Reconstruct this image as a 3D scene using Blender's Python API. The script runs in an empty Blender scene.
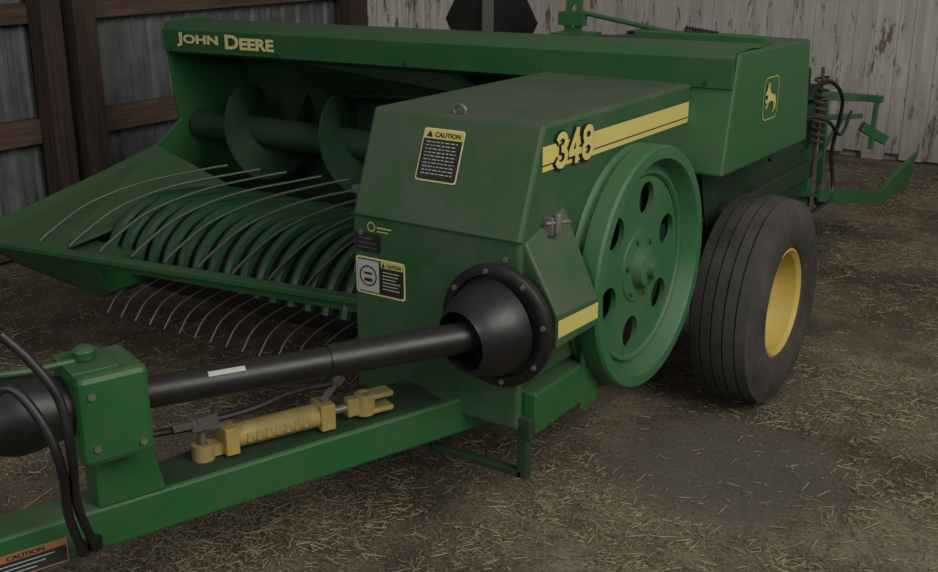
import bpy, bmesh, math, random
from mathutils import Vector, Matrix
import numpy as np
random.seed(4); np.random.seed(4)
sc=bpy.context.scene
try: sc.view_settings.view_transform='Standard'
except Exception: pass
# ------------------------------------------------------------------ materials
def mk(name):
    m=bpy.data.materials.new(name); m.use_nodes=True
    nt=m.node_tree; b=nt.nodes['Principled BSDF']; return m,nt,b
def noise(nt,scale,detail=6,rough=.6,vec=None):
    n=nt.nodes.new('ShaderNodeTexNoise'); n.inputs['Scale'].default_value=scale
    n.inputs['Detail'].default_value=detail; n.inputs['Roughness'].default_value=rough
    if vec is not None: nt.links.new(vec,n.inputs['Vector'])
    return n.outputs['Fac']
def ramp(nt,fac,p0,p1,c0=(0,0,0,1),c1=(1,1,1,1)):
    r=nt.nodes.new('ShaderNodeValToRGB'); e=r.color_ramp.elements
    if p0>p1: p0,p1,c0,c1=p1,p0,c1,c0
    e[0].position=p0; e[1].position=p1; e[0].color=c0; e[1].color=c1
    nt.links.new(fac,r.inputs['Fac']); return r.outputs['Color']
def mixc(nt,fac,a,b):
    m=nt.nodes.new('ShaderNodeMix'); m.data_type='RGBA'
    for s,v in ((0,fac),(6,a),(7,b)):
        if isinstance(v,(float,int)): m.inputs[s].default_value=v
        elif isinstance(v,tuple): m.inputs[s].default_value=v if len(v)==4 else v+(1,)
        else: nt.links.new(v,m.inputs[s])
    return m.outputs[2]
def math_(nt,op,a,b=None):
    m=nt.nodes.new('ShaderNodeMath'); m.operation=op; m.use_clamp=(op!='SUBTRACT')
    for i,v in enumerate((a,b)):
        if v is None: continue
        if isinstance(v,(float,int)): m.inputs[i].default_value=v
        else: nt.links.new(v,m.inputs[i])
    return m.outputs[0]
def coords(nt):
    t=nt.nodes.new('ShaderNodeTexCoord'); return t.outputs['Object']
def bump(nt,b,h,s=.3,d=.01):
    n=nt.nodes.new('ShaderNodeBump'); n.inputs['Strength'].default_value=s; n.inputs['Distance'].default_value=d
    nt.links.new(h,n.inputs['Height']); nt.links.new(n.outputs[0],b.inputs['Normal'])
def paint(name,col,rough=.45,dust=.35,dcol=(.12,.115,.075),up=.35,metal=0,scale=5,bmp=.12):
    m,nt,b=mk(name); co=coords(nt)
    n1=noise(nt,scale,10,.72,co); n2=noise(nt,scale*22,5,.7,co)
    f=ramp(nt,n1,.38,.68); f2=ramp(nt,n2,.48,.70)
    g=nt.nodes.new('ShaderNodeNewGeometry'); s=nt.nodes.new('ShaderNodeSeparateXYZ')
    nt.links.new(g.outputs['Normal'],s.inputs[0])
    upf=math_(nt,'MULTIPLY',s.outputs['Z'],up)
    a=math_(nt,'MULTIPLY',f,dust); a2=math_(nt,'MULTIPLY',f2,dust*.5)
    fac=math_(nt,'ADD',math_(nt,'ADD',a,a2),upf)
    c=mixc(nt,fac,col,dcol); nt.links.new(c,b.inputs['Base Color'])
    r=math_(nt,'ADD',math_(nt,'MULTIPLY',fac,.5),rough); nt.links.new(r,b.inputs['Roughness'])
    b.inputs['Metallic'].default_value=metal
    if bmp: bump(nt,b,n1,bmp,.01)
    return m
M={}
M['green']=paint('green_paint',(.013,.100,.027),.34,.30,(.08,.088,.052),.3)
M['shield']=paint('dusty_green_paint',(.018,.080,.027),.38,.55,(.074,.086,.053),.42)
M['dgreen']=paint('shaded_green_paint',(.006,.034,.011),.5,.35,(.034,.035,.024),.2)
M['auger']=paint('dark_auger_green_paint',(.006,.040,.015),.35,.35,(.034,.038,.027),.2)  # darker green than the body paint
M['band']=paint('glossy_band_green_paint',(.009,.060,.022),.26,.25,(.045,.055,.036),.2)
M['fly']=paint('flywheel_green_paint',(.019,.120,.042),.42,.45,(.095,.115,.07),.15)
M['black']=paint('black_plastic',(.006,.006,.006),.36,.2,(.045,.04,.036),.12)
M['steel']=paint('bare_steel',(.22,.21,.19),.4,.4,(.12,.10,.08),.1,.6)
M['rust']=paint('rusty_steel',(.06,.035,.022),.8,.5,(.10,.08,.06),.1)
M['wire']=paint('worn_wire',(.09,.12,.08),.4,.4,(.12,.115,.08),.1,.5)
M['yellow']=paint('yellow_paint',(.55,.40,.07),.45,.35,(.28,.22,.11),.1)
M['cyl']=paint('dusty_yellow_paint',(.38,.28,.07),.5,.6,(.15,.125,.075),.2,scale=14)
M['rubber']=paint('tire_rubber',(.022,.021,.019),.7,.7,(.085,.077,.062),.1)
M['ydecal']=paint('yellow_decal',(.56,.49,.14),.5,.2,(.3,.28,.13),0,bmp=0)
M['cream']=paint('cream_decal',(.66,.60,.27),.5,.1,(.3,.3,.2),0,bmp=0)
M['bdecal']=paint('black_decal',(.01,.012,.011),.5,.2,(.06,.06,.05),0,bmp=0)
M['white']=paint('white_decal',(.42,.42,.39),.5,.3,(.25,.25,.21),0,bmp=0)
M['orange']=paint('orange_decal',(.30,.13,.05),.5,.3,(.2,.15,.1),0,bmp=0)
M['straw']=paint('straw',(.36,.285,.165),.8,.8,(.12,.095,.06),0,scale=9,bmp=0)
def wood(name,c1,c2,sx,sy,sz):
    m,nt,b=mk(name); co=coords(nt)
    mp=nt.nodes.new('ShaderNodeMapping'); mp.inputs['Scale'].default_value=(sx,sy,sz)
    nt.links.new(co,mp.inputs[0]); n=noise(nt,2,9,.7,mp.outputs[0]); n2=noise(nt,1.2,5,.6,co)
    c=mixc(nt,ramp(nt,n,.35,.68),c1,c2)
    c=mixc(nt,math_(nt,'MULTIPLY',ramp(nt,n2,.45,.75),.45),c,tuple(x*.35 for x in c1))
    nt.links.new(c,b.inputs['Base Color']); b.inputs['Roughness'].default_value=.85
    bump(nt,b,n,.4,.01); return m
M['wood_v']=wood('brown_timber',(.028,.016,.011),(.08,.048,.033),25,25,1.5)  # left wall timbers: the dim light there is put into darker colours
M['wood_h']=wood('brown_girt_timber',(.055,.032,.021),(.15,.092,.062),25,1.5,25)
def boards():
    m,nt,b=mk('whitewashed_boards'); co=coords(nt)
    mp=nt.nodes.new('ShaderNodeMapping'); mp.inputs['Scale'].default_value=(14,14,1.4)
    nt.links.new(co,mp.inputs[0]); n=noise(nt,1.5,10,.72,mp.outputs[0])
    mp2=nt.nodes.new('ShaderNodeMapping'); mp2.inputs['Scale'].default_value=(5,5,1.1)
    nt.links.new(co,mp2.inputs[0]); n2=noise(nt,1.7,12,.80,mp2.outputs[0])
    mp3=nt.nodes.new('ShaderNodeMapping'); mp3.inputs['Scale'].default_value=(9,9,.5)
    nt.links.new(co,mp3.inputs[0]); n3=noise(nt,1.2,8,.7,mp3.outputs[0])
    c=mixc(nt,ramp(nt,n,.35,.65),(.42,.395,.36),(.56,.535,.50))
    c=mixc(nt,math_(nt,'MULTIPLY',ramp(nt,n3,.5,.68),.5),c,(.24,.20,.165))
    c=mixc(nt,ramp(nt,n2,.555,.58),c,(.16,.105,.072))
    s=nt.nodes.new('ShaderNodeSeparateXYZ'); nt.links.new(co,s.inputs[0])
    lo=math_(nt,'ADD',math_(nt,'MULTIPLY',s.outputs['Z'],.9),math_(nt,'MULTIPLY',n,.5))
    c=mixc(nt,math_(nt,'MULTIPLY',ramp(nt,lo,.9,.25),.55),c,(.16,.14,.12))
    nt.links.new(c,b.inputs['Base Color']); b.inputs['Roughness'].default_value=.85
    bump(nt,b,n,.4,.01); return m
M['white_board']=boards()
def corr():
    m,nt,b=mk('galvanized_sheet'); co=coords(nt)
    n=noise(nt,3,8,.7,co); mp=nt.nodes.new('ShaderNodeMapping'); mp.inputs['Scale'].default_value=(20,20,1)
    nt.links.new(co,mp.inputs[0]); n2=noise(nt,1.5,6,.7,mp.outputs[0])
    c=mixc(nt,ramp(nt,n,.35,.7),(.10,.108,.108),(.21,.22,.215))  # sheet albedo lowered to stand in for weak light on the left wall
    c=mixc(nt,math_(nt,'MULTIPLY',ramp(nt,n2,.48,.70),.75),c,(.035,.03,.025))
    nt.links.new(c,b.inputs['Base Color']); b.inputs['Roughness'].default_value=.55; b.inputs['Metallic'].default_value=.3
    return m
M['sheet']=corr()
def floor_mat():
    m,nt,b=mk('straw_strewn_dirt'); co=coords(nt)
    n1=noise(nt,1.3,8,.65,co); n2=noise(nt,60,6,.75,co); n3=noise(nt,9,6,.7,co)
    mp=nt.nodes.new('ShaderNodeMapping'); mp.inputs['Scale'].default_value=(1,2.6,1); mp.inputs['Rotation'].default_value=(0,0,.7)
    nt.links.new(co,mp.inputs[0]); n4=noise(nt,70,5,.8,mp.outputs[0])
    c=mixc(nt,ramp(nt,n1,.40,.60),(.062,.048,.036),(.20,.162,.117))
    c=mixc(nt,math_(nt,'MULTIPLY',ramp(nt,n3,.45,.62),.75),c,(.072,.057,.042))
    sp=math_(nt,'MULTIPLY',ramp(nt,n4,.49,.61),math_(nt,'ADD',math_(nt,'MULTIPLY',ramp(nt,n1,.38,.60),.5),.4))
    c=mixc(nt,sp,c,(.34,.275,.18))
    c=mixc(nt,math_(nt,'MULTIPLY',ramp(nt,n2,.52,.36),.7),c,(.024,.019,.014))
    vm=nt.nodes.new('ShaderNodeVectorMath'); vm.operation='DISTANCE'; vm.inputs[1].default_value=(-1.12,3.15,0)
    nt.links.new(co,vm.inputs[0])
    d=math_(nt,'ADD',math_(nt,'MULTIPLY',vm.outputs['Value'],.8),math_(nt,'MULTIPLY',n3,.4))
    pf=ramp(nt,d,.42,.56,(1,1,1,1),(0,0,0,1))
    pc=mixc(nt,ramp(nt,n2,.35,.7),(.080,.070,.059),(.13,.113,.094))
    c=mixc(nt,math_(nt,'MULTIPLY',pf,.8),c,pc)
    nt.links.new(c,b.inputs['Base Color']); b.inputs['Roughness'].default_value=.95
    b.inputs['Specular IOR Level'].default_value=.15
    bump(nt,b,n2,.6,.012); return m
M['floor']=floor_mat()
# ------------------------------------------------------------------ mesh builder
class MB:
    def __init__(s): s.v=[]; s.f=[]; s.m=[]; s.sm=[]
    def add(s,vs,fs,mi=0,sm=False):
        o=len(s.v); s.v+= [tuple(v) for v in vs]
        for f in fs: s.f.append([i+o for i in f]); s.m.append(mi); s.sm.append(sm)
    def box(s,x,y,z,mi=0):
        vs=[(a,b,c) for a in x for b in y for c in z]
        s.add(vs,[(0,1,3,2),(4,6,7,5),(0,4,5,1),(2,3,7,6),(0,2,6,4),(1,5,7,3)],mi)
    def obox(s,c,d,n,u,ld,ln,lu,mi=0):
        c=Vector(c);d=Vector(d).normalized();n=Vector(n).normalized();u=Vector(u).normalized()
        vs=[c+d*(i*ld/2)+n*(j*ln/2)+u*(k*lu/2) for i in(-1,1) for j in(-1,1) for k in(-1,1)]
        s.add(vs,[(0,1,3,2),(4,6,7,5),(0,4,5,1),(2,3,7,6),(0,2,6,4),(1,5,7,3)],mi)
    def beam(s,a,b,w,h,mi=0):
        a=Vector(a);b=Vector(b);d=(b-a).normalized()
        n=d.cross(Vector((0,0,1)))
        if n.length<1e-3: n=Vector((1,0,0))
        n.normalize();u=n.cross(d)
        s.obox((a+b)/2,d,n,u,(b-a).length,w,h,mi)
    def prism(s,pts,vec,mi=0):
        n=len(pts);vec=Vector(vec);a=[Vector(p) for p in pts];b=[p+vec for p in a]
        s.add(a+b,[list(range(n))[::-1],list(range(n,2*n))]+[(i,(i+1)%n,(i+1)%n+n,i+n) for i in range(n)],mi)
    def loft(s,a,b,mi=0):
        n=len(a);s.add(list(a)+list(b),[list(range(n))[::-1],list(range(n,2*n))]+[(i,(i+1)%n,(i+1)%n+n,i+n) for i in range(n)],mi)
    def px(s,yz,x0,x1,mi=0): s.prism([(x0,y,z) for y,z in yz],(x1-x0,0,0),mi)
    def sheet(s,line,t,x0,x1,mi=0):
        L=[Vector((0,a,b)) for a,b in line];n=len(L);off=[]
        for i in range(n):
            d=(L[min(i+1,n-1)]-L[max(i-1,0)]).normalized(); off.append(L[i]+Vector((0,-d.z,d.y))*t)
        vs=[(x,p.y,p.z) for x in(x0,x1) for P in(L,off) for p in P]
        fs=[]
        for i in range(n-1):
            fs+=[(i,i+1,2*n+i+1,2*n+i),(n+i,3*n+i,3*n+i+1,n+i+1),(i,n+i,n+i+1,i+1),(2*n+i,2*n+i+1,3*n+i+1,3*n+i)]
        fs+=[(0,2*n,3*n,n),(n-1,2*n-1,4*n-1,3*n-1)]
        s.add(vs,fs,mi)
    def tube(s,pts,r,seg=10,mi=0,cap=True):
        P=[Vector(p) for p in pts];n=len(P);rs=r if isinstance(r,(list,tuple)) else [r]*n
        T=[(P[min(i+1,n-1)]-P[max(i-1,0)]).normalized() for i in range(n)]
        up=Vector((0,0,1)) if abs(T[0].z)<.9 else Vector((1,0,0))
        N=(up-T[0]*up.dot(T[0])).normalized();vs=[]
        for i in range(n):
            N=(N-T[i]*N.dot(T[i])).normalized();B=T[i].cross(N)
            for k in range(seg):
                a=2*math.pi*k/seg; vs.append(P[i]+(N*math.cos(a)+B*math.sin(a))*rs[i])
        fs=[(i*seg+k,i*seg+(k+1)%seg,(i+1)*seg+(k+1)%seg,(i+1)*seg+k) for i in range(n-1) for k in range(seg)]
        o=len(s.v);s.add(vs,fs,mi,True)
        if cap:
            s.f.append([o+q for q in range(seg)][::-1]);s.m.append(mi);s.sm.append(False)
            s.f.append([o+(n-1)*seg+q for q in range(seg)]);s.m.append(mi);s.sm.append(False)
    def lathe(s,prof,c,axis,seg=64,mi=0,closed=True,sm=True):
        c=Vector(c);A=Vector(axis).normalized();up=Vector((0,0,1)) if abs(A.z)<.9 else Vector((1,0,0))
        N=(up-A*up.dot(A)).normalized();B=A.cross(N);n=len(prof);vs=[]
        for k in range(seg):
            a=2*math.pi*k/seg;d=N*math.cos(a)+B*math.sin(a)
            for h,r in prof: vs.append(c+A*h+d*r)
        fs=[]
        for k in range(seg):
            k2=(k+1)%seg
            for i in range(n if closed else n-1):
                j=(i+1)%n; fs.append((k*n+i,k*n+j,k2*n+j,k2*n+i))
        s.add(vs,fs,mi,sm)
    def flat(s,geom,o,xd,yd,th=0,mi=0):
        vs,fs=geom;o=Vector(o);xd=Vector(xd).normalized();yd=Vector(yd).normalized();n=xd.cross(yd)
        s.add([o+xd*x+yd*y+n*(th+z) for x,y,z in vs],fs,mi)
    def rect(s,x0,y0,x1,y1,o,xd,yd,th=0,mi=0):
        s.flat(([(x0,y0,0),(x1,y0,0),(x1,y1,0),(x0,y1,0)],[(0,1,2,3)]),o,xd,yd,th,mi)
    def obj(s,name,mats,parent=None,bevel=0,fn=None,fix=True,angle=40,**props):
        me=bpy.data.meshes.new(name)
        vs=s.v if fn is None else [fn(*v) for v in s.v]
        me.from_pydata([tuple(v) for v in vs],[],s.f)
        if isinstance(mats,str): mats=[mats]
        for k in mats: me.materials.append(M[k])
        me.polygons.foreach_set('material_index',s.m); me.polygons.foreach_set('use_smooth',s.sm)
        if fix:
            bm=bmesh.new();bm.from_mesh(me);bmesh.ops.remove_doubles(bm,verts=bm.verts,dist=1e-6);bmesh.ops.recalc_face_normals(bm,faces=bm.faces);bm.to_mesh(me);bm.free()
        if any(s.sm):
            try: me.set_sharp_from_angle(angle=math.radians(angle))
            except Exception: pass
        o=bpy.data.objects.new(name,me);sc.collection.objects.link(o)
        if bevel:
            b=o.modifiers.new('bevel','BEVEL');b.width=bevel;b.segments=2;b.limit_method='ANGLE';b.angle_limit=math.radians(35)
        if parent is not None: attach(o,parent)
        for k,v in props.items(): o[k]=v
        return o
def attach(o,p):
    o.parent=p
    if p.type=='EMPTY': o.matrix_parent_inverse=Matrix.Translation(p.location).inverted()
def curve_geom(cu):
    o=bpy.data.objects.new('tmp',cu);sc.collection.objects.link(o)
    dg=bpy.context.evaluated_depsgraph_get();me=bpy.data.meshes.new_from_object(o.evaluated_get(dg))
    vs=[tuple(v.co) for v in me.vertices];fs=[tuple(p.vertices) for p in me.polygons]
    bpy.data.objects.remove(o);bpy.data.curves.remove(cu);bpy.data.meshes.remove(me)
    return vs,fs
def text(body,x0,y0,x1,y1,shear=0,offset=0,small=False,ext=0):
    cu=bpy.data.curves.new('t','FONT');cu.body=body;cu.shear=shear;cu.offset=offset;cu.size=1;cu.extrude=0;cu.resolution_u=4
    if small:
        cu.small_caps_scale=.8
        for i,ch in enumerate(body):
            if ch.islower(): cu.body_format[i].use_small_caps=True
    vs,fs=curve_geom(cu)
    xs=[v[0] for v in vs];ys=[v[1] for v in vs];a,b=min(xs),max(xs);c,d=min(ys),max(ys)
    return [((v[0]-a)/(b-a)*(x1-x0)+x0,(v[1]-c)/(d-c)*(y1-y0)+y0,0) for v in vs],fs
def strokes(lines,w,sx,sy,shear=0):
    vs=[];fs=[];lift=0
    for L,cl in lines:
        P=[Vector((x*sx+shear*y*sy,y*sy,0)) for x,y in L];n=len(P);o=len(vs)
        for i in range(n):
            a=P[(i-1)%n] if cl or i>0 else P[i];b=P[(i+1)%n] if cl or i<n-1 else P[i]
            t=(b-a).normalized();q=Vector((-t.y,t.x,0))*w/2
            e=Vector((0,0,0))
            if not cl and i==0: e=-t*w*.35
            if not cl and i==n-1: e=t*w*.35
            z=Vector((0,0,lift)); 
            if not cl: lift+=.00002
            vs+=[P[i]+q+e+z,P[i]-q+e+z]
        lift+=.0002
        for i in range(n if cl else n-1):
            j=(i+1)%n;fs.append((o+2*i,o+2*i+1,o+2*j+1,o+2*j))
    return [tuple(v) for v in vs],fs
def arc(cx,cy,rx,ry,a0,a1,n=16): return [(cx+rx*math.cos(math.radians(a0+(a1-a0)*i/n)),cy+ry*math.sin(math.radians(a0+(a1-a0)*i/n))) for i in range(n+1)]
def num348():
    d3=[(arc(.30,.75,.25,.21,150,-80),False),(arc(.30,.27,.28,.25,80,-150),False)]
    d4=[([(1.22,0),(1.22,1.0)],False),([(1.19,.98),(.80,.33)],False),([(.78,.30),(1.42,.30)],False)]
    d8=[(arc(1.88,.75,.23,.21,0,342,19),True),(arc(1.88,.26,.27,.25,0,342,19),True)]
    return d3+d4+d8
def holes_geom(loops,ext):
    cu=bpy.data.curves.new('c','CURVE');cu.dimensions='2D';cu.fill_mode='BOTH';cu.extrude=ext
    for L in loops:
        sp=cu.splines.new('POLY');sp.points.add(len(L)-1);sp.use_cyclic_u=True
        for i,p in enumerate(L): sp.points[i].co=(p[0],p[1],0,1)
    return curve_geom(cu)
def circ(cx,cy,r,n=32,ry=None): return [(cx+r*math.cos(2*math.pi*i/n),cy+(ry or r)*math.sin(2*math.pi*i/n)) for i in range(n)]
def rrect(x0,y0,x1,y1,r,n=5):
    P=[]
    for cx,cy,a in((x1-r,y1-r,0),(x0+r,y1-r,90),(x0+r,y0+r,180),(x1-r,y0+r,270)):
        for i in range(n+1):
            t=math.radians(a+90*i/n);P.append((cx+r*math.cos(t),cy+r*math.sin(t)))
    return P
def smooth(pts,n=6):
    P=[Vector(p) for p in pts];P=[P[0]*2-P[1]]+P+[P[-1]*2-P[-2]];out=[]
    for i in range(1,len(P)-2):
        for k in range(n):
            t=k/n;a,b,c,d=P[i-1],P[i],P[i+1],P[i+2]
            out.append(.5*((2*b)+(c-a)*t+(2*a-5*b+4*c-d)*t*t+(3*b-a-3*c+d)*t**3))
    out.append(P[-2]);return out
X=(1,0,0);Y=(0,1,0);Z=(0,0,1);XN=(-1,0,0);YN=(0,-1,0);ZV=Vector(Z)
# ------------------------------------------------------------------ setting
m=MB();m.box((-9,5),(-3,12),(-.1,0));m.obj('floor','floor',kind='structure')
m=MB()
y=-1.0;xs=-5.2;pts=[]
while y<6.2:
    for dy,dx in((0,0),(.05,0),(.065,.018),(.09,.018),(.105,0)):
        pts.append((xs+dx,y+dy))
    y+=.14
vs=[];fs=[]
for x,yy in pts: vs+=[(x,yy,0),(x,yy,3.4)]
for i in range(len(pts)-1): fs.append((2*i,2*i+2,2*i+3,2*i+1))
m.add(vs,fs,0)
m.box((xs-.06,xs-.02),(-1,6.2),(0,3.4),0)
y=6.2
while y<8.6:
    m.box((xs-.05,xs+random.uniform(0,.012)),(y+.004,y+.142),(0,3.4),1);y+=.15
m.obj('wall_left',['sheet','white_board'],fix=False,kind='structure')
m=MB();x=-5.2
m.box((-5.2,3.5),(8.66,8.7),(0,3.4),0)
while x<3.5:
    w=random.choice((.11,.14,.17,.2));yo=random.uniform(-.012,.0)
    m.box((x+.0015,x+w-.0015),(8.6+yo,8.66),(random.uniform(.0,.06),3.4),0);x+=w
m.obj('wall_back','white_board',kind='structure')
tn=[0]
def trim(x,y,z,mat):
    tn[0]+=1;m=MB();m.box(x,y,z);m.obj('trim_%d'%tn[0],mat,bevel=.005,kind='structure')
trim((-5.18,-5.10),(-1,6.1),(.60,.73),'wood_h')
trim((-5.18,-5.10),(-1,6.1),(1.22,1.32),'wood_h')
trim((-5.18,-5.10),(-1,6.1),(.02,.16),'wood_h')
trim((-5.10,-4.98),(3.52,3.64),(0,3.3),'wood_v')
trim((-5.10,-4.96),(3.70,3.84),(0,3.3),'wood_v')
trim((-5.18,-5.04),(6.02,6.2),(0,3.3),'wood_v')
# ------------------------------------------------------------------ baler
baler=bpy.data.objects.new('hay_baler',None);baler.location=(-2.0,3.4,0);sc.collection.objects.link(baler)
baler['label']='green farm hay baler with yellow wheel rim on dirt floor'
baler['category']='baler'
def tilt(x,y,z): return (x,y,z+.0135*(x+1.27)) if x<-1.27 else (x,y,z)
# hood
HP=[(3.385,1.205),(3.36,1.212),(3.355,1.30),(3.375,1.318),(3.5,1.322),(3.62,1.315),(3.80,1.2),(3.86,1.0),(3.86,.62),(3.6,.50),(3.2,.47)]
m=MB()
m.sheet(HP,.012,-3.88,-1.93)
m.sheet(HP[:6],.012,-1.93,-1.262)
hood=m.obj('hood',['green'],baler,fn=tilt)
m=MB()
m.prism([(-3.25,3.385,1.20),(-2.35,3.385,1.20),(-2.2,3.41,1.10),(-3.15,3.62,1.02)],(0,.012,0));
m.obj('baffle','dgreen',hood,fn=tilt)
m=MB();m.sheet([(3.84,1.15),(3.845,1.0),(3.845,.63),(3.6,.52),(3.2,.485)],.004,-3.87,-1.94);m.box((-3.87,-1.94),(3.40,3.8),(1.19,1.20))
m.obj('inner_shade_liner','dgreen',hood,fn=tilt)  # added darker skin inside the hood, feeder shade put into its colour
for wd,x0,x1 in(('John',0,.255),('Deere',.295,.575)):
    m=MB();m.flat(text(wd,x0,0,x1,.060,offset=.035,small=True),(-3.785,3.340,1.233),X,Z,.004)
    m.obj('brand_lettering','cream',hood,fn=tilt,fix=False)
m=MB()
m.px([(3.36,1.30),(3.36,1.2),(3.40,.86),(3.23,.754),(2.33,.575),(2.33,.50),(2.7,.36),(3.1,.36),(3.86,.5),(3.86,1.0),(3.80,1.2),(3.62,1.31)],-3.89,-3.875)
m.obj('end_plate','green',hood,bevel=.003)
for xx in(-3.84,-3.2,-2.55,-1.95,-1.35):
    m=MB();m.lathe([(.004,0),(.004,.008),(0,.009)],(xx,3.346,1.222),YN,8,closed=False,sm=False);m.obj('bolt','dgreen',hood,fn=tilt)
# side cover
m=MB()
m.px([(3.30,.935),(3.385,1.318),(4.09,1.305),(4.15,.925)],-1.90,-1.254)
bc=m.obj('side_cover','green',baler,bevel=.008)
m=MB()
deer=[(.02,.62),(.10,.70),(.18,.76),(.24,.86),(.22,.97),(.28,.93),(.31,.84),(.40,.97),(.40,.86),(.36,.78),(.45,.72),(.50,.64),(.68,.60),(.84,.52),(.90,.58),(.90,.48),(.97,.30),(.93,.13),(.88,.14),(.90,.30),(.82,.38),(.86,.22),(.78,.06),(.74,.08),(.78,.24),(.70,.40),(.50,.42),(.36,.40),(.24,.26),(.10,.22),(.10,.27),(.20,.32),(.27,.42),(.14,.38),(.05,.44),(.08,.48),(.24,.50),(.26,.60),(.16,.62)][::-1]
s=.12
L=[(x*s+.012,y*s+.012) for x,y in deer]
m.flat(holes_geom([L],0),(-1.252,3.62,1.068),Y,Z,.002)
m.flat(holes_geom([rrect(0,0,.145,.145,.03),rrect(.003,.003,.142,.142,.028)],0),(-1.252,3.62,1.068),Y,Z,.002)
m.obj('deer_emblem','ydecal',bc,fix=False)
for yy in(3.62,3.90):
    m=MB();m.box((-1.88,-1.42),(yy-.05,yy+.05),(1.31,1.322));m.obj('top_plate','black',bc,bevel=.004)
m=MB();m.box((-1.80,-1.30),(3.74,3.80),(1.31,1.335));m.obj('top_rail','green',bc,bevel=.004)
# bale chamber
m=MB()
m.box((-1.98,-1.50),(2.5,4.95),(.42,1.10));
m.box((-1.52,-1.47),(3.0,5.0),(.60,.68));m.box((-1.52,-1.47),(3.0,5.0),(.88,.94))
m.box((-3.6,-1.35),(3.74,3.86),(.33,.45))
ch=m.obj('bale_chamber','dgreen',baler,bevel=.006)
m=MB()
for x0 in(-1.5,-1.95):
    m.beam((x0,4.9,.98),(x0,5.95,.84),.035,.035);m.beam((x0,4.9,.88),(x0,5.85,.76),.025,.025)
    m.beam((x0,5.0,.45),(x0,5.0,1.02),.05,.05);m.beam((x0,5.25,.5),(x0,5.2,.93),.03,.03);m.beam((x0,5.0,.60),(x0,5.55,.80),.02,.02)
m.beam((-1.97,5.95,.84),(-1.42,5.95,.84),.035,.035);m.beam((-1.45,5.95,.85),(-1.45,5.92,.58),.025,.025);m.beam((-1.5,5.9,.70),(-1.40,6.0,.62),.04,.05)
m.obj('tension_rail','green',ch,bevel=.003)
m=MB();hx=[]
for i in range(90):
    a=i*.75;hx.append((-1.46+.03*math.cos(a),4.98+.03*math.sin(a),1.06-i*.0035))
m.tube(hx,.006,6);m.tube([(-1.46,4.98,1.1),(-1.46,4.98,.6)],.008,6);m.obj('tension_spring','rust',ch)
m=MB();m.tube(smooth([(-1.44,4.7,1.0),(-1.4,4.85,1.06),(-1.38,5.05,.95),(-1.42,5.1,.7),(-1.4,5.1,.5),(-1.44,4.8,.45)]),.009,8);m.obj('hose','black',ch)
m=MB();m.tube(smooth([(-1.44,4.3,.80),(-1.42,4.6,.92),(-1.40,4.9,.88),(-1.40,5.15,.78),(-1.43,5.4,.85)]),.008,8);m.obj('hose','black',ch)
m=MB();m.lathe([(0,0),(0,.05),(.02,.06),(.04,.05),(.04,0)],(-1.46,5.08,.50),X,20,closed=False);m.obj('star_wheel','rust',ch)
m=MB()
m.prism([(-2.0,4.95,.47),(-1.42,4.95,.52),(-1.36,5.85,.32),(-2.05,5.85,.32)],(0,0,.015))
m.prism([(-1.42,4.95,.56),(-1.42,4.95,.50),(-1.36,5.85,.31),(-1.31,6.2,.34),(-1.29,6.24,.53),(-1.35,5.95,.44),(-1.36,5.85,.38)],(.012,0,0))
m.prism([(-2.0,4.95,.56),(-2.0,4.95,.50),(-2.05,5.85,.31),(-2.1,6.2,.34),(-2.12,6.24,.53),(-2.06,5.95,.44),(-2.05,5.85,.38)],(.012,0,0))
m.obj('bale_chute','green',baler)
# gearbox shield
m=MB()
m.px([(2.31,.40),(2.31,.93),(2.42,1.215),(3.36,1.215),(3.36,.78),(2.62,.78),(2.62,.52),(2.34,.52),(2.34,.40)],-1.955,-1.40)
sh=m.obj('gearbox_shield','shield',baler,bevel=.010)
m=MB()
m.box((-1.962,-1.396),(2.306,2.31),(.926,.931));m.obj('seam','dgreen',sh)
for p in((-1.92,.88),(-1.44,.88),(-1.92,.47),(-1.60,.44),(-1.43,.60)):
    m=MB();m.lathe([(.006,0),(.006,.008),(0,.008)],(p[0],2.305,p[1]),YN,6,closed=False,sm=False);m.obj('bolt','steel',sh)
m=MB()
m.rect(0,0,.93,.014,(-1.40,2.41,1.094),Y,Z,.002,0)
m.rect(0,.018,.93,.066,(-1.40,2.41,1.094),Y,Z,.002,0)
m.rect(0,.014,.93,.018,(-1.40,2.41,1.094),Y,Z,.002,1)
m.obj('stripe_decal',['ydecal','bdecal'],sh,fix=False)
m=MB()
m.flat(strokes(num348(),.030,.090,.084,.05),(-1.40,2.472,1.096),Y,Z,.003,1)
m.flat(strokes(num348(),.018,.090,.084,.05),(-1.40,2.470,1.098),Y,Z,.008,0)
m.obj('model_number',['ydecal','bdecal'],sh,fix=False)
fu=Vector((0,.11,.285)).normalized()
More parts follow.
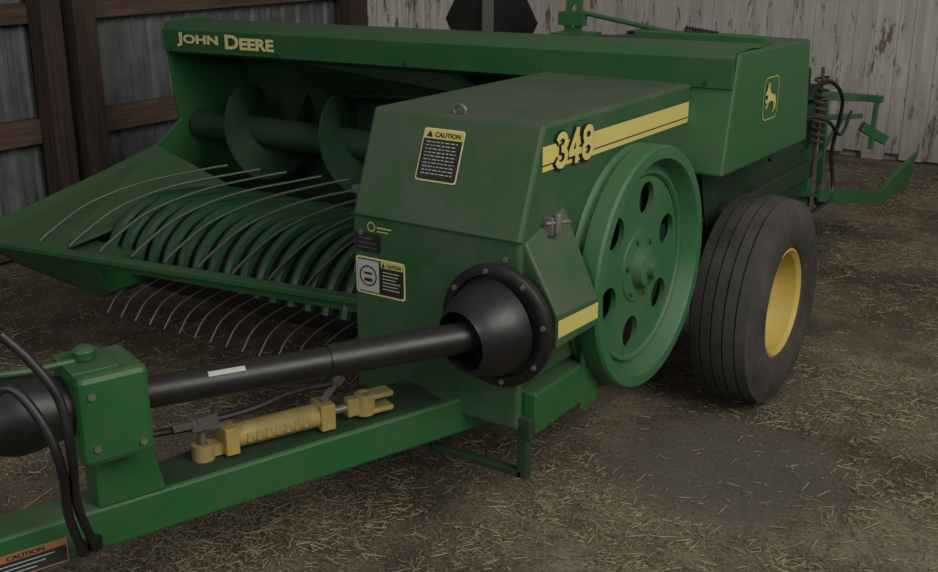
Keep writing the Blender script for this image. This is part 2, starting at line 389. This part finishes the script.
def label(name,par,o,xd,yd,w,h,kind='caution',mats=('bdecal','cream','white')):
    m=MB();m.flat(holes_geom([rrect(0,0,w,h,w*.06)],0),o,xd,yd,.002,1)
    e=w*.03;m.flat(holes_geom([rrect(e,e,w-e,h-e,w*.05)],0),o,xd,yd,.003,0)
    if kind=='caution':
        m.rect(e,h*.80,w-e,h-e,o,xd,yd,.004,3)
        m.flat(text('CAUTION',w*.30,h*.835,w*.92,h*.93,offset=.03),o,xd,yd,.005,0)
        m.flat(([(w*.09,h*.83,0),(w*.25,h*.83,0),(w*.17,h*.95,0)],[(0,1,2)]),o,xd,yd,.005,0)
        for i in range(10):
            yy=h*(.73-i*.066);xx=w*.12
            while xx<w*.85:
                l=w*random.uniform(.04,.12);m.rect(xx,yy,min(xx+l,w*.88),yy+h*.018,o,xd,yd,.004,2);xx+=l+w*.03
    elif kind=='serial':
        m.rect(w*.04,h*.08,w*.48,h*.92,o,xd,yd,.004,2)
        m.flat(holes_geom([circ(w*.26,h*.5,h*.28),circ(w*.26,h*.5,h*.24)],0),o,xd,yd,.005,0)
        m.rect(w*.18,h*.35,w*.34,h*.44,o,xd,yd,.005,0);m.rect(w*.18,h*.54,w*.34,h*.6,o,xd,yd,.005,0)
        m.rect(w*.52,h*.78,w*.96,h*.95,o,xd,yd,.004,3)
        m.flat(([(w*.54,h*.80,0),(w*.61,h*.80,0),(w*.575,h*.93,0)],[(0,1,2)]),o,xd,yd,.005,0)
        m.flat(text('CAUTION',w*.64,h*.81,w*.93,h*.91,offset=.03),o,xd,yd,.005,0)
        for i in range(6): m.rect(w*.55,h*(.66-i*.09),w*random.uniform(.8,.94),h*(.685-i*.09),o,xd,yd,.004,2)
    else:
        for i in range(3): m.rect(w*.1,h*(.7-i*.24),w*random.uniform(.6,.9),h*(.74-i*.24),o,xd,yd,.004,2)
    return m.obj(name,list(mats)+['ydecal'],par,fix=False)
base=Vector((-1.765,2.31,.93))+fu*.12
label('warning_label',sh,base,X,fu,.135,.145)
label('plate_label',sh,(-1.945,2.31,.825),X,Z,.09,.055,'plain',('bdecal','bdecal','steel'))
label('warning_label',sh,(-1.945,2.31,.70),X,Z,.175,.11,'serial')
m=MB();m.flat(holes_geom([circ(0,0,.014),circ(0,0,.011)],0),(-1.885,2.31,.90),X,Z,.003)
m.rect(.02,-.002,.07,.002,(-1.885,2.31,.90),X,Z,.003);m.rect(.02,-.012,.06,-.009,(-1.885,2.31,.90),X,Z,.003)
m.obj('round_decal','ydecal',sh,fix=False)
m=MB();m.tube(smooth([(-1.70,2.45,1.215),(-1.70,2.45,1.23),(-1.68,2.45,1.24),(-1.665,2.45,1.23),(-1.665,2.45,1.215)]),.005,8);m.obj('latch','steel',sh)
# flared side guard
m=MB()
m.loft([(-1.42,2.33,.66),(-1.42,2.33,.92),(-1.397,2.33,.925),(-1.29,2.315,.752),(-1.29,2.315,.66)],[(-1.42,2.54,.66),(-1.42,2.53,.96),(-1.397,2.53,.985),(-1.29,2.54,.738),(-1.29,2.54,.66)])
sg=m.obj('side_guard','shield',baler,bevel=.006)
m=MB();m.flat(([(2.318,.690,0),(2.537,.682,0),(2.537,.728,0),(2.318,.738,0)],[(0,1,2,3)]),(-1.29,0,0),Y,Z,.002);m.obj('stripe_decal','ydecal',sg,fix=False)
m=MB();m.box((-1.40,-1.37),(2.42,2.46),(.925,.975));m.tube([(-1.365,2.44,.985),(-1.365,2.44,.93)],.012,8);m.tube([(-1.385,2.41,.96),(-1.345,2.47,.96)],.006,8);m.obj('latch','steel',sg,bevel=.003)
# frame beam under shield
m=MB();m.box((-1.50,-1.365),(2.345,2.66),(.385,.505));m.box((-1.95,-1.45),(2.40,2.62),(.44,.54));m.box((-1.375,-1.36),(2.60,2.70),(.36,.56));m.obj('frame_rail','green',baler,bevel=.006)
# flywheel
fc=(-1.30,2.918,.723)
m=MB()
m.lathe([(0,.362),(0,.330),(-.012,.322),(-.045,.312),(-.06,.30),(-.082,.30),(-.082,.325),(-.115,.33),(-.115,.358),(-.10,.362),(-.092,.366),(-.080,.350),(-.070,.350),(-.058,.368),(-.008,.368)],fc,X,96)
loops=[circ(0,0,.312,64)]+[circ(.205*math.cos(math.radians(60*i+20)),.205*math.sin(math.radians(60*i+20)),.050,24) for i in range(6)]
m.flat(holes_geom(loops,.008),(fc[0]-.060,fc[1],fc[2]),Y,Z)
m.lathe([(-.048,.275),(-.040,.282),(-.040,.29),(-.052,.297),(-.06,.275)],fc,X,64)
fw=m.obj('flywheel','fly',baler,angle=35)
m=MB();m.lathe([(.01,0),(.01,.028),(-.01,.03),(-.015,.058),(-.042,.068),(-.047,.11),(-.055,.115),(-.055,0)],fc,X,32,closed=False);m.obj('hub','fly',fw,angle=30)
for i in range(6):
    a=math.radians(60*i+50);m=MB();m.lathe([(0,0),(0,.010),(-.03,.010)],(fc[0]-.035,fc[1]+.09*math.cos(a),fc[2]+.09*math.sin(a)),X,6,closed=False,sm=False);m.obj('bolt','fly',fw)
# wheel
wc=Vector((-1.28,3.80,.385))
m=MB();prof=[(.085,.195),(.11,.21),(.128,.25),(.13,.29),(.122,.33),(.108,.358)]
cr=lambda t:.385-.010*(t/.1)**2
for i in range(5):
    a=.104-.0416*i-.002;b=a-.035
    prof+=[(a,cr(a)),(b,cr(b))]
    if i<4: prof+=[(b-.001,cr(b)-.014),(b-.0056,cr(b)-.014)]
prof+=[(-.108,.358),(-.122,.33),(-.13,.29),(-.128,.25),(-.11,.21),(-.085,.195)]
m.lathe(prof,wc,X,96);wheel=m.obj('wheel','rubber',baler,angle=30,label='ribbed black rubber tire on yellow rim')
m=MB();m.lathe([(.10,.205),(.105,.195),(.09,.182),(.03,.176),(.0,.16),(-.03,.12),(-.04,.07),(-.04,.0),(-.05,0),(-.05,.18),(-.10,.19),(-.10,.205)],wc,X,64,closed=False);rim=m.obj('rim','yellow',wheel,angle=35,label='yellow steel wheel rim')
m=MB();m.lathe([(.05,0),(.05,.028),(.03,.038),(-.045,.045)],wc,X,24,closed=False);m.obj('hub','yellow',wheel)
for i in range(6):
    a=math.radians(60*i+15);m=MB();m.lathe([(-.02,0),(-.02,.012),(-.045,.012)],wc+Vector((0,.085*math.cos(a),.085*math.sin(a))),X,6,closed=False,sm=False);m.obj('lug_nut','yellow',wheel)
m=MB();m.tube([(-1.32,3.8,.385),(-1.7,3.8,.385)],.04,16);m.beam((-1.45,3.8,.385),(-1.5,3.72,.95),.06,.06);m.obj('axle','dgreen',baler)
# ---------- tongue
d=Vector((.328,.945,0)).normalized();sd=Vector((d.y,-d.x,0))
def tp(yy,side=0,z=.45):
    t=Vector((-1.986+.347*(yy-1.151),yy,z)); return t-sd*(.055)+sd*side
m=MB();a=tp(.4,0,.40);b=tp(2.85,0,.40);m.beam(a,b,.11,.105)
tg=m.obj('tongue','green',baler,bevel=.008)
m=MB();m.prism([tp(1.50,-.05,.452),tp(1.50,.045,.452),tp(2.25,.045,.452),tp(2.25,-.12,.452),tp(1.95,-.16,.452)],(0,0,.012));m.obj('mount_plate','dgreen',tg)
m=MB()
a=tp(1.42,.02,.45);m.loft([a-d*.07-sd*.045,a+d*.09-sd*.045,a+d*.09+sd*.035,a-d*.07+sd*.035],[a-d*.07-sd*.045+ZV*.17,a+d*.05-sd*.045+ZV*.17,a+d*.05+sd*.045+ZV*.17,a-d*.07+sd*.045+ZV*.17])
m.obj('post','green',tg,bevel=.006)
m=MB();c=tp(1.385,.065,.705);m.obox(c,d,sd,Z,.155,.17,.205)
bk=m.obj('shaft_support','green',tg,bevel=.014)
m=MB();m.obox(c+ZV*.106-d*.03,d,sd,Z,.10,.14,.012);q=c+Vector((0,0,.113))-d*.03
m.tube([q-d*.45-sd*.05+ZV*.02,q-d*.12,q+d*.02],.008,8);m.lathe([(0,0),(0,.022),(.022,.026),(.03,.015),(.03,0)],q,Z,16,closed=False)
m.obj('lever','green',bk,bevel=.002)
for a_,b_ in((-.05,.06),(-.05,-.06),(.05,-.07)):
    m=MB();m.lathe([(.006,0),(.006,.009),(0,.009)],c+sd*.085+d*a_+ZV*b_,sd,6,closed=False,sm=False);m.obj('bolt','steel',bk)
m=MB();o=tp(1.10,.055,.352);w_,h_=.19,.06;m.rect(0,0,w_,h_,o,d,Z,.003,1);m.rect(.004,.004,w_-.004,.042,o,d,Z,.004,0)
for i in range(3): m.rect(.02,.032-i*.01,w_-.03-.02*i,.0345-i*.01,o,d,Z,.005,2)
m.flat(text('CAUTION',.06,.045,.14,.056,offset=.02),o,d,Z,.005,0)
m.obj('warning_label',['bdecal','orange','white'],tg,fix=False)
for pts in ([(-1.84,1.13,.957),(-1.80,1.16,.90),(-1.762,1.185,.82),(-1.752,1.19,.705),(-1.82,1.235,.547),(-1.885,1.313,.382)],
            [(-1.90,1.10,.80),(-1.85,1.14,.84),(-1.79,1.165,.76),(-1.775,1.18,.66),(-1.84,1.225,.52),(-1.90,1.29,.375)]):
    m=MB();m.tube(smooth(pts),.010,10);m.lathe([(0,0),(0,.015),(.03,.015),(.03,0)],pts[-1],(0,0,1),6,closed=False,sm=False);m.obj('hose','black',tg)
# drive shaft
pa=Vector((-1.845,1.463,.715));pb=Vector((-1.449,2.176,.71));pd=(pb-pa).normalized()
m=MB()
m.tube([pa-pd*.09,pa+pd*.42,pa+pd*.421,pb+pd*.1],[.036,.036,.040,.040],24)
ds=m.obj('drive_shaft','black',baler)
m=MB();r0=pa-pd*.25
m.tube([r0-pd*.5,r0-pd*.2,r0-pd*.16,r0-pd*.10,r0-pd*.09,r0-pd*.03,r0,r0+pd*.10],[.05,.05,.082,.085,.075,.088,.085,.06],20);m.obj('universal_joint','black',ds)
m=MB();o=pa+pd*.13;nn=Vector((pd.y,-pd.x,0))
vs=[]
for i in range(2):
    for k in range(5):
        a=math.radians(40+k*5);vs.append(o+pd*(.085*i)+(nn*math.cos(a)+ZV*math.sin(a))*.0375)
m.add(vs,[(k,k+1,6+k,5+k) for k in range(4)],0);m.obj('sticker','white',ds,fix=False)
# shaft guard
m=MB();gc=Vector((-1.443,2.285,.71))
m.lathe([(0,0),(0,.16),(.008,.166),(.025,.166),(.03,.16),(.03,.14),(.02,.135),(.02,0)],gc,YN,64,closed=False)
sgd=m.obj('shaft_guard','black',baler,angle=40)
m=MB();m.lathe([(0,.128),(.03,.127),(.06,.118),(.10,.102),(.125,.085),(.13,.080),(.12,.078),(.09,.09),(.03,.115),(0,.12)],gc-Vector((0,.02,0)),-(pd*.4+Vector(Y)*.6+Vector((0,0,.08))),48);m.obj('cone','black',sgd)
for i in range(8):
    a=math.radians(45*i+10);m=MB();m.lathe([(.006,0),(.006,.007),(0,.007)],gc+Vector((.15*math.cos(a),-.03,.15*math.sin(a))),YN,6,closed=False,sm=False);m.obj('bolt','steel',sgd)
# lower bracket
m=MB();m.beam((-1.39,2.33,.42),(-1.39,2.33,.26),.03,.03);m.beam((-1.39,2.33,.27),(-1.70,2.33,.27),.03,.02);m.beam((-1.70,2.33,.27),(-1.70,2.36,.42),.02,.02);m.box((-1.415,-1.365),(2.315,2.345),(.38,.44))
m.obj('parking_bracket','dgreen',baler,bevel=.003)
# hydraulic cylinder
ca=Vector((-1.868,1.688,.505));cb=Vector((-1.752,1.955,.505));cd=(cb-ca).normalized();cn=cd.cross(ZV)
m=MB();m.tube([ca,cb],.031,24);m.obox(ca+cd*.015,cd,cn,Z,.035,.072,.07);m.obox(cb-cd*.02,cd,cn,Z,.04,.072,.07)
for i in range(7): m.obox(ca+cd*(.06+.025*i)+cn*.031,cd,cn,Z,.014,.006,.026)
hc=m.obj('hydraulic_cylinder','cyl',baler,bevel=.005)
m=MB();m.tube([cb,cb+cd*.06],.012,12);m.obj('piston_rod','steel',hc)
m=MB();q=cb+cd*.10
m.lathe([(.03,.012),(.03,.028),(-.03,.028),(-.03,.012)],q,Z,20);m.obox(q-cd*.03,cd,cn,Z,.05,.03,.05);m.obox(q+cd*.04+Vector((0,0,.02)),cd,cn,Z,.07,.05,.014);m.obox(q+cd*.04-Vector((0,0,.02)),cd,cn,Z,.07,.05,.014);m.obj('clevis','cyl',hc,bevel=.004)
m=MB();q=ca-cd*.05-ZV*.02;m.lathe([(.02,.012),(.02,.028),(-.02,.028),(-.02,.012)],q,Z,20);m.obox(q+cd*.03,cd,cn,Z,.05,.03,.03);m.obj('pin_eye','cyl',hc)
m=MB();m.tube([q-ZV*.04,q+ZV*.05],.010,12);m.obj('pin','steel',hc)
for p0,p1 in((cb-cd*.02+Vector((0,0,.035)),cb+cd*.02+Vector((0,0,.075))),(ca+cd*.01+Vector((0,0,.035)),ca-cd*.05+Vector((0,0,.045)))):
    m=MB();m.tube([p0,(p0+p1)/2,p1],.010,6);m.lathe([(0,0),(0,.015),(.025,.015),(.025,0)],p1,(p1-p0),6,closed=False,sm=False);m.obj('fitting','steel',hc)
m=MB();e=cb+cd*.01+Vector((0,0,.075));m.tube(smooth([e+cd*.02,e-cd*.10-cn*.01,e-cd*.22+Vector((0,0,-.015)),e-cd*.32+Vector((0,0,-.02))]),.009,8);m.obj('hose','black',hc)
m=MB();m.tube([e-cd*.31-ZV*.02,e-cd*.36-ZV*.021,e-cd*.361-ZV*.021,e-cd*.42-ZV*.022],[.014,.014,.010,.010],6);m.obj('fitting','steel',hc)
m=MB();e=ca-cd*.06+ZV*.045;m.tube(smooth([e,e-cd*.10-cn*.02,e-cd*.25-cn*.03]),.009,8);m.obj('hose','black',hc)
# ---------- pickup
m=MB()
m.beam((-3.88,2.33,.545),(-2.10,2.56,.565),.05,.022);m.beam((-3.88,2.37,.525),(-2.10,2.60,.53),.016,.05)
m.prism([(-3.88,2.33,.55),(-3.88,3.25,.76),(-3.45,3.25,.64),(-3.45,2.37,.54)],(0,0,.012))
m.loft([(-3.88,2.34,.54),(-3.28,2.42,.53),(-3.28,2.47,.40),(-3.42,2.55,.33),(-3.88,2.5,.40)],[(-3.88,2.60,.54),(-3.28,2.62,.53),(-3.28,2.65,.40),(-3.42,2.7,.33),(-3.88,2.7,.40)])
pk=m.obj('pickup','green',baler,bevel=.004)
cy,cz,r=2.84,.43,.225
for i in range(17):
    x=-3.40+i*.078;P=[(x,3.30,.60),(x,3.15,.64),(x,3.0,.66)]
    for k in range(6):
        a=math.radians(88+k*17);P.append((x,cy+r*1.15*math.cos(a),cz+.015+r*math.sin(a)))
    m=MB();P=smooth(P,3)
    m.tube(P,.023,8);m.obj('stripper_band','band',pk)
m=MB();m.lathe([(-.7,0),(-.7,.15),(.7,.15),(.7,0)],(-2.76,cy+.04,cz),X,32,closed=False);m.obj('reel','black',pk)
for i in range(15):
    x=-3.30+i*.078
    m=MB();m.tube(smooth([(x,2.74,.42),(x+.004,2.62,.41),(x+.006,2.52,.38),(x+.008,2.46,.32)],3),.0035,6);m.obj('tine','steel',pk)
for i in range(9):
    x=-3.52+i*.15
    y0=2.36+.13*(x+3.88)
    m=MB();m.tube(smooth([(x-.06,y0,.565),(x-.055,y0+.06,.60),(x-.03,y0+.22,.675),(x+.02,y0+.45,.72),(x+.09+.02*(i%2),y0+.70,.735),(x+.13+.02*(i%2),y0+.80,.74)],5),.0052,8);m.obj('guard_rod','wire',pk)
# auger
m=MB()
m.tube([(-3.85,3.5,.83),(-2.1,3.5,.83)],.066,24)
vs=[];fs=[]
for (x0,x1) in((-3.62,-3.30),(-3.10,-2.74)):
    st=len(vs);N=48
    for i in range(N+1):
        a=2*math.pi*1.15*i/N;x=x0+(x1-x0)*i/N
        for rr in(.06,.205): vs.append((x,3.5+rr*math.cos(a),.83+rr*math.sin(a)));vs.append((x+.008,3.5+rr*math.cos(a),.83+rr*math.sin(a)))
    for i in range(N):
        b=st+4*i;fs+=[(b,b+4,b+6,b+2),(b+1,b+3,b+7,b+5),(b+2,b+6,b+7,b+3)]
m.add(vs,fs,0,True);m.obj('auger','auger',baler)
# control box
m=MB();m.box((-2.10,-1.99),(2.50,2.60),(.78,.95));m.beam((-2.05,2.6,.85),(-2.05,2.9,1.0),.02,.02);m.box((-2.11,-1.98),(2.49,2.61),(.93,.955));m.beam((-2.06,2.49,.88),(-2.06,2.44,.70),.012,.012);m.obj('control_box','steel',baler,bevel=.006)
# ---------- sign and brackets on top
m=MB();cx=-2.525;m.prism([(cx-.20,3.9,1.28),(cx+.20,3.9,1.28),(cx+.225,3.9,1.325),(cx+.03,3.9,1.66),(cx-.03,3.9,1.66),(cx-.225,3.9,1.325)],(0,.006,0));sg2=m.obj('slow_vehicle_sign','black',baler,label='dark back of triangular slow-vehicle sign')
m=MB();m.box((-2.545,-2.505),(3.87,3.895),(1.2,1.8));m.obj('sign_post','steel',sg2)
m=MB();g=holes_geom([rrect(0,0,.07,.36,.01)]+[circ(.035,.05+.06*i,.012,12) for i in range(5)],.006)
m.flat(g,(-2.12,3.8,1.29),X,(0,.1,1));m.box((-2.14,-1.99),(3.72,3.86),(1.28,1.31));m.beam((-2.03,3.8,1.36),(-2.14,3.8,1.36),.03,.05)
br=m.obj('adjuster_bracket','green',baler)
m=MB();m.tube([(-2.05,3.8,1.385),(-1.72,3.8,1.335),(-1.46,3.8,1.305)],.009,8)
m.obj('adjuster_rod','green',br)
m=MB();hx=[]
for i in range(90):
    a=i*.8;t=i/89;hx.append((-1.62+.12*t,3.8+.016*math.cos(a),1.335-.014*t+.016*math.sin(a)))
m.tube(hx,.006,6);m.obj('adjuster_spring','black',br)
# ------------------------------------------------------------------ straw
from mathutils import noise as mn
N=52000
vs=[];fs=[];k=0
while k<N:
    x=random.uniform(-5.1,.8);y=random.uniform(1.2,8.3)
    if random.random()>min(1,1.3/max(.8,(y-1.0))**.8): continue
    if x<-2.3 and y<4 and random.random()<.6: continue
    dd=math.hypot(x+1.12,(y-3.15))
    if dd<.40 and random.random()<.9: continue
    cl=mn.noise(Vector((x*1.6,y*1.6,0)))*.9+mn.noise(Vector((x*5,y*5,3)))*.7
    cl=max(.10,min(1,.42+cl*1.4))
    if random.random()>cl: continue
    a=random.uniform(0,math.pi*2);l=random.choice((.008,.01,.012,.015,.02,.03,.04))*random.uniform(.7,1.5);w=random.uniform(.0006,.0015)
    if random.random()<.010: l*=3
    h=.012*cl
    z0=random.uniform(.002,.006+h);z1=z0+random.uniform(0,.012)
    dx,dy=math.cos(a),math.sin(a);o=len(vs)
    vs+=[(x-dy*w,y+dx*w,z0),(x+dy*w,y-dx*w,z0),(x+dx*l+dy*w,y+dy*l-dx*w,z1),(x+dx*l-dy*w,y+dy*l+dx*w,z1),(x,y,z0+w*1.5),(x+dx*l,y+dy*l,z1+w*1.5)]
    fs+=[(o,o+4,o+5,o+3),(o+4,o+1,o+2,o+5)];k+=1
m=MB();m.add(vs,fs);st=m.obj('loose_straw','straw',fix=False,kind='stuff',label='loose chopped straw scattered over the dirt floor',category='straw')
# ------------------------------------------------------------------ light, camera
w=bpy.data.worlds.new('world');sc.world=w;w.use_nodes=True
w.node_tree.nodes['Background'].inputs[0].default_value=(.97,.98,1,1);w.node_tree.nodes['Background'].inputs[1].default_value=.17
def area(loc,tgt,sx,sy,e,col):
    l=bpy.data.lights.new('door_light','AREA');l.shape='RECTANGLE';l.size=sx;l.size_y=sy;l.energy=e;l.color=col
    o=bpy.data.objects.new('door_light',l);o.location=loc;o.rotation_euler=(Vector(tgt)-Vector(loc)).to_track_quat('-Z','Y').to_euler();sc.collection.objects.link(o)
area((3.0,1.6,4.2),(-1.3,4.2,.3),3.5,3,250,(1,.965,.90))
area((-.3,-2.8,3.2),(-1.6,3.0,.5),3,2,85,(1,.99,.96))
th=math.atan(361/1100);cam=bpy.data.cameras.new('camera');co=bpy.data.objects.new('camera',cam);sc.collection.objects.link(co)
cam.sensor_width=36;cam.lens=36*1100/938;cam.clip_end=100
co.location=(0,0,1.7);co.rotation_euler=(math.pi/2-th,0,math.radians(34))
sc.camera=co
